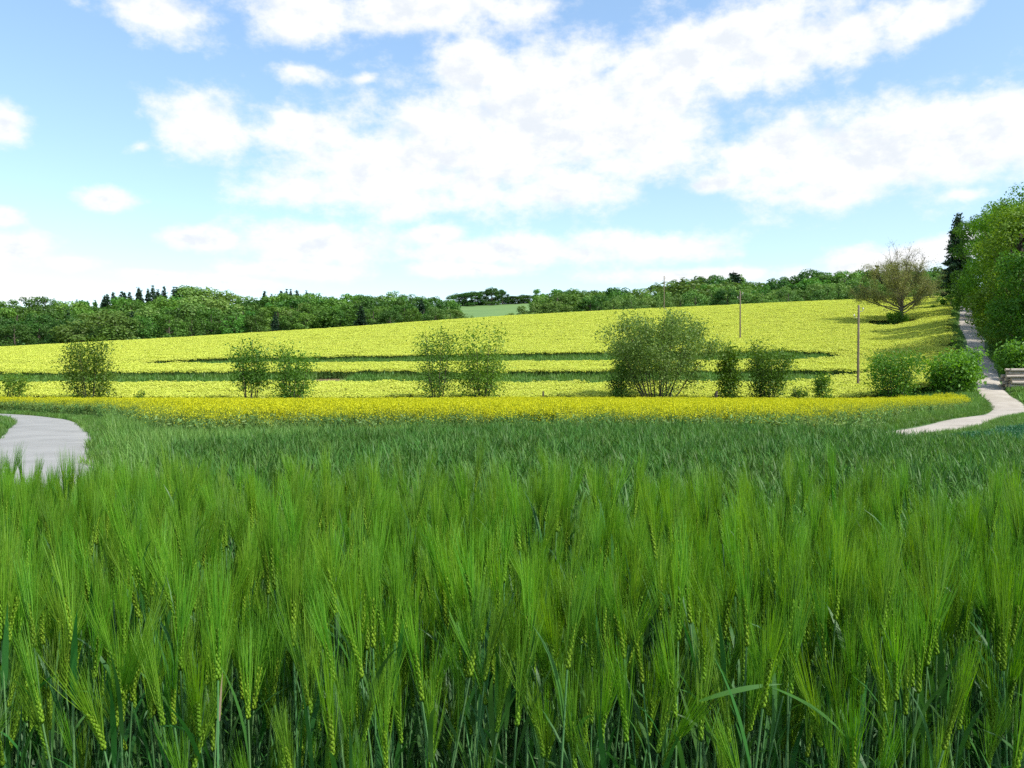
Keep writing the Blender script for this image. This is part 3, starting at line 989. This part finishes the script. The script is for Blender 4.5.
put_tree('spruce_tree', 'dark spruce tip showing above the wood', 'spruce', spruce(641, zat(200, 170) - float(ground(x, 170)), 4.4, 12000, .7), x, 170)
UB = [(1018, 92, 3.2, 2.0), (1015, 104, 3.4, 2.2), (1009, 117, 3.8, 2.4), (1002, 131, 4.0, 2.6), (995, 148, 4.2, 2.8), (1032, 88, 3.4, 2.4)]
und = [broadleaf(650 + i, 4, 2.6, 3800, .26, base=.03, ncl=36, leafmat='wood_leaf', fine=False) for i in range(3)]
for i, (px, Y, h, r) in enumerate(UB):
    put_tree('shrub', 'leafy undergrowth shrub at the foot of the wood along the track', 'shrub', und[i % 3], at(px, Y), Y, 'shrubs along the foot of the wood', s=r / 2.6, sz=h / 4)
for i, (px, Y, h, r, lab) in enumerate([(950, 178, 3.2, 3.0, 'round pale bush at the top of the track before the dark spruce'), (934, 176, 1.6, 2.2, 'low rounded bush in the yellow field right of the lone tree')]):
    put_tree('shrub', lab, 'shrub', und[i], at(px, Y), Y, s=r / 2.6, sz=h / 4)

# far forest
fv = [broadleaf(700 + i, 15, g.uniform(4.2, 5.6), 4200, .6, base=.08, ncl=44, leafmat='forest_leaf', fine=False) for i in range(6)]
fp = [broadleaf(720 + i, 13, 5.2, 4200, .55, base=.05, ncl=40, leafmat='forest_leaf_pale', fine=False) for i in range(3)]
fd = [broadleaf(730 + i, 15, 5.2, 4200, .6, base=.06, ncl=40, leafmat='forest_leaf_dark', fine=False) for i in range(3)]
fs = [spruce(740 + i, 18, 3.9, 4200, .9) for i in range(3)]
SKY = np.array([(-160, 300), (0, 297), (40, 297), (90, 297), (110, 293), (140, 287), (175, 285), (210, 287), (225, 294), (262, 291), (285, 290), (340, 291), (380, 290), (420, 293), (448, 294), (452, 300), (470, 292), (490, 289), (505, 293), (515, 298), (528, 297), (534, 289), (550, 285), (570, 288), (600, 287), (640, 285), (690, 277), (712, 271), (735, 270), (752, 280), (775, 276), (800, 272), (830, 268), (860, 264), (890, 262), (920, 266), (945, 262), (1100, 255)])
BASE = np.array([(-160, 356), (0, 348), (90, 342), (200, 333), (310, 326), (430, 320), (530, 313), (640, 306), (720, 303), (870, 299), (940, 297), (1100, 292)])
GRP = {'left': 'trees of the forest left behind the field', 'mid': 'trees of the wood on the middle skyline', 'right': 'trees of the wood along the right crest'}
LAB = {'left': {'front': 'broadleaf tree in the front edge of the forest on the left', 'back': 'broadleaf tree deeper in the forest on the left'},
       'right': {'front': 'broadleaf tree in the front edge of the wood along the crest', 'back': 'broadleaf tree on the skyline of the wood along the crest'}}
nF = 0


def forest_tree(px, Y, top, kind, label, group, name='broadleaf_tree', cat='tree', wide=1.0):
    global nF
    x = at(px, Y)
    h = zat(top, Y) - float(ground(x, Y))
    h = max(h, 4.5)
    h = min(h, 24)
    mesh, hh = {'b': (fv[rng.integers(6)], 15), 'p': (fp[rng.integers(3)], 13), 'd': (fd[rng.integers(3)], 15), 's': (fs[rng.integers(3)], 18)}[kind]
    s = h / hh
    sw = max(s, .75) * wide * rng.uniform(.9, 1.4)
    put_tree(name, label, cat, mesh, x, Y, group, s=sw, sz=s, sink=.2)
    nF += 1


for row, (Y0, fr, st) in enumerate([(268, .50, 17), (292, .66, 17), (325, .80, 18), (372, .92, 18), (425, .99, 17)]):
    for side, a, b in (('left', -130, 452), ('right', 534, 960)):
        px = a + rng.uniform(0, st)
        while px < b:
            q = px + rng.uniform(-4, 4)
            sky = np.interp(q, SKY[:, 0], SKY[:, 1]); bs = np.interp(q, BASE[:, 0], BASE[:, 1])
            f = fr + rng.uniform(-.10, .07)
            top = bs + (sky - bs) * f + (rng.uniform(-1, 1.5) if row == 4 else 0)
            if side == 'left' and q > 425:
                top = max(top, sky + (q - 425) * .2)
            Y = Y0 + rng.uniform(-9, 9) + (6 if side == 'right' else 0)
            kind = 'b'
            if row <= 1 and (85 < q < 128) or (row >= 3 and 192 < q < 226) or (side == 'right' and row <= 1 and rng.uniform() < .7) or rng.uniform() < .08:
                kind = 'p'
            if row >= 3 and 96 < q < 190:
                top += rng.uniform(2, 8)
                kind = 's' if rng.uniform() < .45 else kind
            if kind == 'b' and (q < 84 and row <= 1 and side == 'left' or rng.uniform() < .12):
                kind = 'd'
            if kind == 'b' and rng.uniform() < .05 and side == 'left':
                kind = 's'
            if kind == 's':
                forest_tree(q, Y, top - 1.5, 's', 'dark spruce in the forest on the left', 'spruces in the forest on the left', 'spruce_tree', 'spruce')
            else:
                lab = LAB[side]['front' if row < 2 else 'back']
                lab = lab.replace('broadleaf', {'b': 'mid green broadleaf', 'd': 'dark green broadleaf', 'p': 'pale green broadleaf'}[kind])
                forest_tree(q, Y, top, kind, lab, GRP[side])
            px += st * rng.uniform(.8, 1.2)
for q in np.arange(455, 531, 5.2):
    q = q + rng.uniform(-2, 2)
    top = np.interp(q, [452, 460, 474, 482, 492, 500, 508, 520, 530, 540], [295, 293, 291, 296, 288, 291, 296, 298, 290, 288]) + rng.uniform(-3, 3.5)
    forest_tree(q, 520 + rng.uniform(-8, 8), top, 'd', 'dark round tree on the skyline above the pale meadow', GRP['mid'], wide=1.25)
SPL = ('dark spruce on the wooded skyline on the left', 'spruces on the wooded skyline on the left', 'spruce_tree', 'spruce')
for q in list(np.array([97, 104, 108, 113, 121, 126, 131, 138, 141, 149, 153, 160, 165, 174, 177, 186])) + [266, 272, 281, 287, 292, 297, 305, 312, 76, 88]:
    q = q + rng.uniform(-1.5, 1.5)
    forest_tree(q, 448 + rng.uniform(-12, 12), np.interp(q, SKY[:, 0], SKY[:, 1]) + rng.uniform(-2, 5), 's', *SPL)
for q, Y, top, kd, wd, lab in ((97, 258, 309, 'p', 1.7, 'wide grey-green tree standing forward of the left forest, behind the loose-leaved bush'), (118, 262, 313, 'p', 1.5, 'pale rounded tree at the forest edge, right of the wide grey-green one'),
                               (198, 420, 286, 'p', 1.9, 'broad yellow-green treetop rising highest on the left skyline'), (218, 415, 290, 'p', 1.6, 'yellow-green treetop sloping down right of the highest one'), (340, 275, 306, 'b', 1.6, 'broad tree bulging from the forest edge above the field'), (560, 275, 291, 'p', 1.6, 'broad pale tree at the left end of the wood along the crest'), (700, 300, 277, 'p', 1.8, 'large pale tree rising in the middle of the wood along the crest')):
    forest_tree(q, Y, top, kd, lab, None, wide=wd)
forest_tree(733, 345, 270, 's', 'broad dark conifer standing above the wood along the crest', None, 'spruce_tree', 'spruce', 1.7)
forest_tree(876, 330, 264, 's', 'pointed dark spruce behind the left edge of the lone tree', None, 'spruce_tree', 'spruce', 1.0)
# low hedge bits in front of the pale meadow
for i, (q, Y, top) in enumerate([(452, 300, 316), (462, 302, 315), (474, 300, 314.5), (443, 292, 311), (511, 305, 312)]):
    x = at(q, Y)
    h = max(2.5, zat(top, Y) - float(ground(x, Y)))
    put_tree('shrub', 'pale green bush on the crest in front of the meadow', 'shrub', fp[i % 3], x, Y, 'bushes on the crest in front of the meadow', s=.55, sz=h / 13)


# ------------------------------------------------------------------ power poles
M['pole'] = rough_mat('weathered_pole', [(.3, (.10, .075, .05)), (.7, (.20, .155, .11))], 5, .9, .4, (1, 1, .1))
M['steel'] = rough_mat('galvanised_steel', [(.3, (.18, .18, .18)), (.7, (.26, .26, .25))], 20, .5, .1)
M['porcelain'] = rough_mat('porcelain', [(.3, (.45, .43, .40)), (.7, (.55, .53, .50))], 5, .3, .02)
for i, (Y, px, top, lab) in enumerate([(89, 858, 305, 'nearest wooden power pole with two hook insulators near its top'),
                                       (142, 740, 291, 'middle wooden power pole standing in the yellow hillside field'),
                                       (207, 664, 276, 'farthest pale power pole seen above the willow')]):
    x = at(px, Y)
    z0 = float(ground(x, Y)) - .1
    h = zat(top, Y) - z0
    root = link('power_pole', None, loc=(x, Y, z0))
    root.rotation_euler = (.012 * (i - 1), .009 * (1 - i), .2 * i)
    tag(root, lab, 'power pole', 'power poles across the fields')
    m = MB()
    tube(m, [(0, 0, 0), (0, 0, h * .5), (0, 0, h - .05), (0, 0, h)], [.135, .115, .1, .055], 12, cap=True)
    link('shaft', m.mesh('shaft', [M['pole']]), root)
    for sgn, dz in ((-1, 1.15), (1, .45)):
        m = MB()
        tube(m, [(sgn * .08, 0, h - dz - .22), (sgn * .38, 0, h - dz - .2), (sgn * .46, 0, h - dz - .1), (sgn * .46, 0, h - dz + .04)], [.028, .028, .028, .024], 6, cap=True)
        br = link('bracket', m.mesh('bracket', [M['steel']]), root)
        m = MB()
        c = np.array([sgn * .46, 0, h - dz])
        tube(m, [c, c + [0, 0, .05], c + [0, 0, .07], c + [0, 0, .11], c + [0, 0, .13], c + [0, 0, .2]], [.05, .085, .055, .075, .05, .03], 10, cap=True)
        link('insulator', m.mesh('insulator', [M['porcelain']]), br)


# ------------------------------------------------------------------ log stack by the track
M['log'] = rough_mat('grey_log', [(.3, (.18, .15, .125)), (.55, (.36, .31, .26)), (.8, (.50, .44, .38))], 3, .9, .6, (.4, 4, 4))
M['cut'] = rough_mat('cut_wood', [(.3, (.36, .27, .18)), (.7, (.52, .41, .29))], 8, .9, .2)
g = np.random.default_rng(9)
lx0, ly0 = at(1005, 80.5), 80.5
zg = float(ground(lx0 + 1.5, ly0)) - .02
first = None
rowr = .165
for lv in range(7):
    for k_ in range(4 - (lv > 4)):
        r = rowr * g.uniform(.78, 1.06)
        m = MB()
        L_ = g.uniform(3.4, 3.9)
        s = np.linspace(0, 1, 7)
        pts = np.stack([s * L_, g.normal(0, .012, 7), g.normal(0, .012, 7)], 1)
        tube(m, pts, r * (1 + g.normal(0, .03, 7)), 10)
        for e in (0, -1):
            a = np.arange(10) / 10 * 2 * np.pi
            ring = np.stack([np.full(10, pts[e, 0]), pts[e, 1] + np.cos(a) * r * .97, pts[e, 2] + np.sin(a) * r * .97], 1)
            m.add(ring, [list(range(10)) if e else list(range(9, -1, -1))], 1)
        o = link('log', m.mesh('log', [M['log'], M['cut']]), loc=(lx0 + g.uniform(-.2, .45), ly0 - .5 + k_ * rowr * 2.04 + (lv % 2) * rowr, zg + rowr + lv * rowr * 1.80))
        o.rotation_euler = (g.uniform(0, 6), 0, 0)
        tag(o, 'weathered greyish log lying in the stack beside the pale track', 'log', 'logs in the stack beside the track')


# ------------------------------------------------------------------ sky, sun, camera
SUN_EL = R(49)
SUN_DIR = norm(np.array([.86, -.5, 0]))
sun_az = math.atan2(SUN_DIR[0], SUN_DIR[1])                # clockwise from +Y
w = bpy.data.worlds.new('World')
SC.world = w
w.use_nodes = True
nt = w.node_tree
nt.nodes.clear()
L = nt.links.new
out = N(nt, 'ShaderNodeOutputWorld')
sky = N(nt, 'ShaderNodeTexSky', sky_type='NISHITA', sun_disc=False, sun_elevation=SUN_EL, sun_rotation=sun_az, altitude=200, air_density=1.0, dust_density=.9, ozone_density=1.0)
bg1 = N(nt, 'ShaderNodeBackground', i_Strength=.14)
tint = N(nt, 'ShaderNodeMix', data_type='RGBA', blend_type='MULTIPLY', i_0=1.0)
tg = N(nt, 'ShaderNodeMix', data_type='RGBA')
tg.inputs[6].default_value = (.95, .955, .985, 1)
tg.inputs[7].default_value = (1.16, 1.22, 1.18, 1)
L(tg.outputs[2], tint.inputs[7])
L(sky.outputs[0], tint.inputs[6])
L(tint.outputs[2], bg1.inputs[0])
tc = N(nt, 'ShaderNodeTexCoord')
sp = N(nt, 'ShaderNodeSeparateXYZ')
L(tc.outputs['Generated'], sp.inputs[0])


def math_(op, a, b=None, c=None, clamp=False):
    n = N(nt, 'ShaderNodeMath', operation=op, use_clamp=clamp)
    for i, v in enumerate((a, b, c)):
        if v is None:
            continue
        if isinstance(v, (int, float)):
            n.inputs[i].default_value = v
        else:
            L(v, n.inputs[i])
    return n.outputs[0]


L(math_('MULTIPLY', sp.outputs[2], 2.4, clamp=True), tg.inputs[0])
az = math_('ARCTAN2', sp.outputs[0], sp.outputs[1])
el = math_('ARCSINE', sp.outputs[2])
cb = N(nt, 'ShaderNodeCombineXYZ')
L(az, cb.inputs[0]); L(el, cb.inputs[1])
AE = cb.outputs[0]
# warp so that cloud edges billow
mp = N(nt, 'ShaderNodeMapping')
mp.inputs['Scale'].default_value = (1, 1.5, 1)
L(AE, mp.inputs[0])
nz1 = N(nt, 'ShaderNodeTexNoise', i_Scale=13.0, i_Detail=8.0, i_Roughness=.58)
L(mp.outputs[0], nz1.inputs[0])
nz2 = N(nt, 'ShaderNodeTexNoise', i_Scale=30.0, i_Detail=9.0, i_Roughness=.66)
L(mp.outputs[0], nz2.inputs[0])
CL = [  # centre column, row, half width, half height, turn (degrees, counter-clockwise), strength: main masses of cloud
    (160, 12, 65, 26, -8, 1.0), (300, 8, 75, 38, 0, 1.0), (430, 10, 140, 34, 3, 1.0),
    (7, 125, 20, 22, 0, .9), (107, 201, 30, 13, 0, .95), (5, 218, 20, 12, 0, .7), (15, 250, 42, 20, 0, .8), (20, 292, 45, 10, 0, .6),
    (205, 125, 58, 38, 0, 1.0), (300, 130, 80, 32, -6, .9), (140, 148, 20, 10, 20, .45), (300, 72, 38, 16, 0, .5), (365, 80, 22, 9, 15, .45),
    (290, 188, 66, 24, 0, .95), (390, 170, 130, 52, 4, 1.1), (480, 150, 150, 70, 0, 1.1), (470, 70, 60, 40, -10, 1.0), (560, 110, 170, 72, 10, 1.2), (690, 60, 170, 38, 12, 1.05), (800, 52, 120, 34, 10, 1.1), (930, 18, 48, 18, 4, .9), (620, 130, 120, 58, 0, 1.1), (560, 190, 90, 30, 0, .9),
    (712, 184, 40, 14, 10, .7), (790, 150, 80, 34, 6, 1.0), (860, 160, 120, 48, 6, 1.1), (960, 140, 110, 52, 4, 1.1), (830, 195, 80, 16, 0, .8), (1050, 120, 80, 40, 0, 1.0),
    (200, 240, 44, 13, 0, .85), (320, 245, 88, 24, 0, .95), (300, 270, 100, 14, 0, .6), (440, 235, 42, 13, 0, .75), (520, 250, 130, 22, 0, .75), (660, 248, 90, 22, 0, .7), (470, 270, 100, 12, 0, .55),
    (880, 262, 130, 18, 8, .75), (960, 240, 60, 14, 8, .6), (160, 275, 70, 9, 0, .5), (230, 283, 80, 10, 0, .5), (700, 275, 160, 12, 0, .45), (960, 195, 60, 12, 0, .4), (60, 262, 60, 12, 0, .35)]
acc = None
for px, py, hw, hh, rot, st in CL:
    st += .2 if py > 190 else 0
    a0 = math.atan2(px - 512, F)
    e0 = math.atan2(H0 - py, math.hypot(F, px - 512))
    m = N(nt, 'ShaderNodeMapping', vector_type='TEXTURE')
    m.inputs['Location'].default_value = (a0, e0, 0)
    m.inputs['Rotation'].default_value = (0, 0, R(rot))
    m.inputs['Scale'].default_value = (hw / F, hh / F, 1)
    L(AE, m.inputs[0])
    ln = N(nt, 'ShaderNodeVectorMath', operation='LENGTH')
    L(m.outputs[0], ln.inputs[0])
    v = math_('MULTIPLY_ADD', ln.outputs['Value'], -1.0, 1.03 + (st - 1) * .6)
    acc = v if acc is None else math_('SMOOTH_MAX', acc, v, .25)
# scattered clouds outside the photo's part of the sky
nz3 = N(nt, 'ShaderNodeTexNoise', i_Scale=3.2, i_Detail=2.0)
L(tc.outputs['Generated'], nz3.inputs[0])
gen = math_('MULTIPLY_ADD', nz3.outputs[0], 3.0, -1.55)
away = math_('MULTIPLY', math_('SUBTRACT', math_('MAXIMUM', math_('ABSOLUTE', az), math_('MULTIPLY', el, 1.5)), .68), 6.0, clamp=True)
gen = math_('ADD', gen, math_('MULTIPLY_ADD', away, 2.0, -2.0))
acc = math_('MAXIMUM', acc, gen)
d1 = math_('MULTIPLY_ADD', nz1.outputs[0], 1.9, -.95)
d2 = math_('MULTIPLY_ADD', nz2.outputs[0], 1.0, -.5)
dens = math_('ADD', math_('ADD', acc, d1), d2)
mask = N(nt, 'ShaderNodeMapRange', interpolation_type='SMOOTHSTEP')
mask.inputs[1].default_value = -.10
mask.inputs[2].default_value = .70
L(dens, mask.inputs[0])
mp2 = N(nt, 'ShaderNodeMapping')
mp2.inputs['Location'].default_value = (.014, .024, 0)
mp2.inputs['Scale'].default_value = (1, 1.5, 1)
L(AE, mp2.inputs[0])
nz4 = N(nt, 'ShaderNodeTexNoise', i_Scale=13.0, i_Detail=8.0, i_Roughness=.58)
L(mp2.outputs[0], nz4.inputs[0])
relief = math_('MULTIPLY', math_('SUBTRACT', nz4.outputs[0], nz1.outputs[0]), 2.6)   # billows turned from the sun are greyer
shade = N(nt, 'ShaderNodeMapRange', interpolation_type='SMOOTHSTEP')
shade.inputs[1].default_value = .3
shade.inputs[2].default_value = 1.05
L(math_('ADD', math_('MULTIPLY_ADD', dens, .7, d2), relief), shade.inputs[0])
cc = N(nt, 'ShaderNodeMix', data_type='RGBA')
cc.inputs[6].default_value = (1.0, 1.0, 1.0, 1)
cc.inputs[7].default_value = (.80, .845, .90, 1)
L(shade.outputs[0], cc.inputs[0])
bg2 = N(nt, 'ShaderNodeBackground', i_Strength=.67)
L(cc.outputs[2], bg2.inputs[0])
ms = N(nt, 'ShaderNodeMixShader')
L(math_('MULTIPLY', mask.outputs[0], .97), ms.inputs[0])
L(bg1.outputs[0], ms.inputs[1]); L(bg2.outputs[0], ms.inputs[2])
L(ms.outputs[0], out.inputs[0])

sd = bpy.data.lights.new('sun', 'SUN')
sd.energy = 4.0
sd.angle = R(.53)
sd.color = (1, .955, .88)
so = bpy.data.objects.new('sun', sd)
COL.objects.link(so)
from mathutils import Vector
dv = Vector((SUN_DIR[0] * math.cos(SUN_EL), SUN_DIR[1] * math.cos(SUN_EL), math.sin(SUN_EL)))
so.rotation_euler = dv.to_track_quat('Z', 'Y').to_euler()
so.location = dv * 300

cd = bpy.data.cameras.new('camera')
cd.sensor_width = 36
cd.lens = F * 36 / 1024
cd.clip_end = 20000
cd.clip_start = .05
co = bpy.data.objects.new('camera', cd)
COL.objects.link(co)
co.location = (0, 0, CAMZ)
co.rotation_euler = (R(90) - math.atan2(384 - H0, F), 0, 0)
SC.camera = co

SC.view_settings.view_transform = 'Standard'
SC.view_settings.look = 'None'
SC.view_settings.exposure = .7
SC.view_settings.gamma = 1
SC.view_settings.use_curve_mapping = False
SC.cycles.max_bounces = 6
SC.cycles.diffuse_bounces = 3
SC.cycles.transmission_bounces = 4
SC.cycles.use_denoising = False
SC.cycles.pixel_filter_type = 'BLACKMAN_HARRIS'
SC.render.film_transparent = False
print('forest trees', nF, 'barley', len(bx), 'wheat tiles', len(wx))
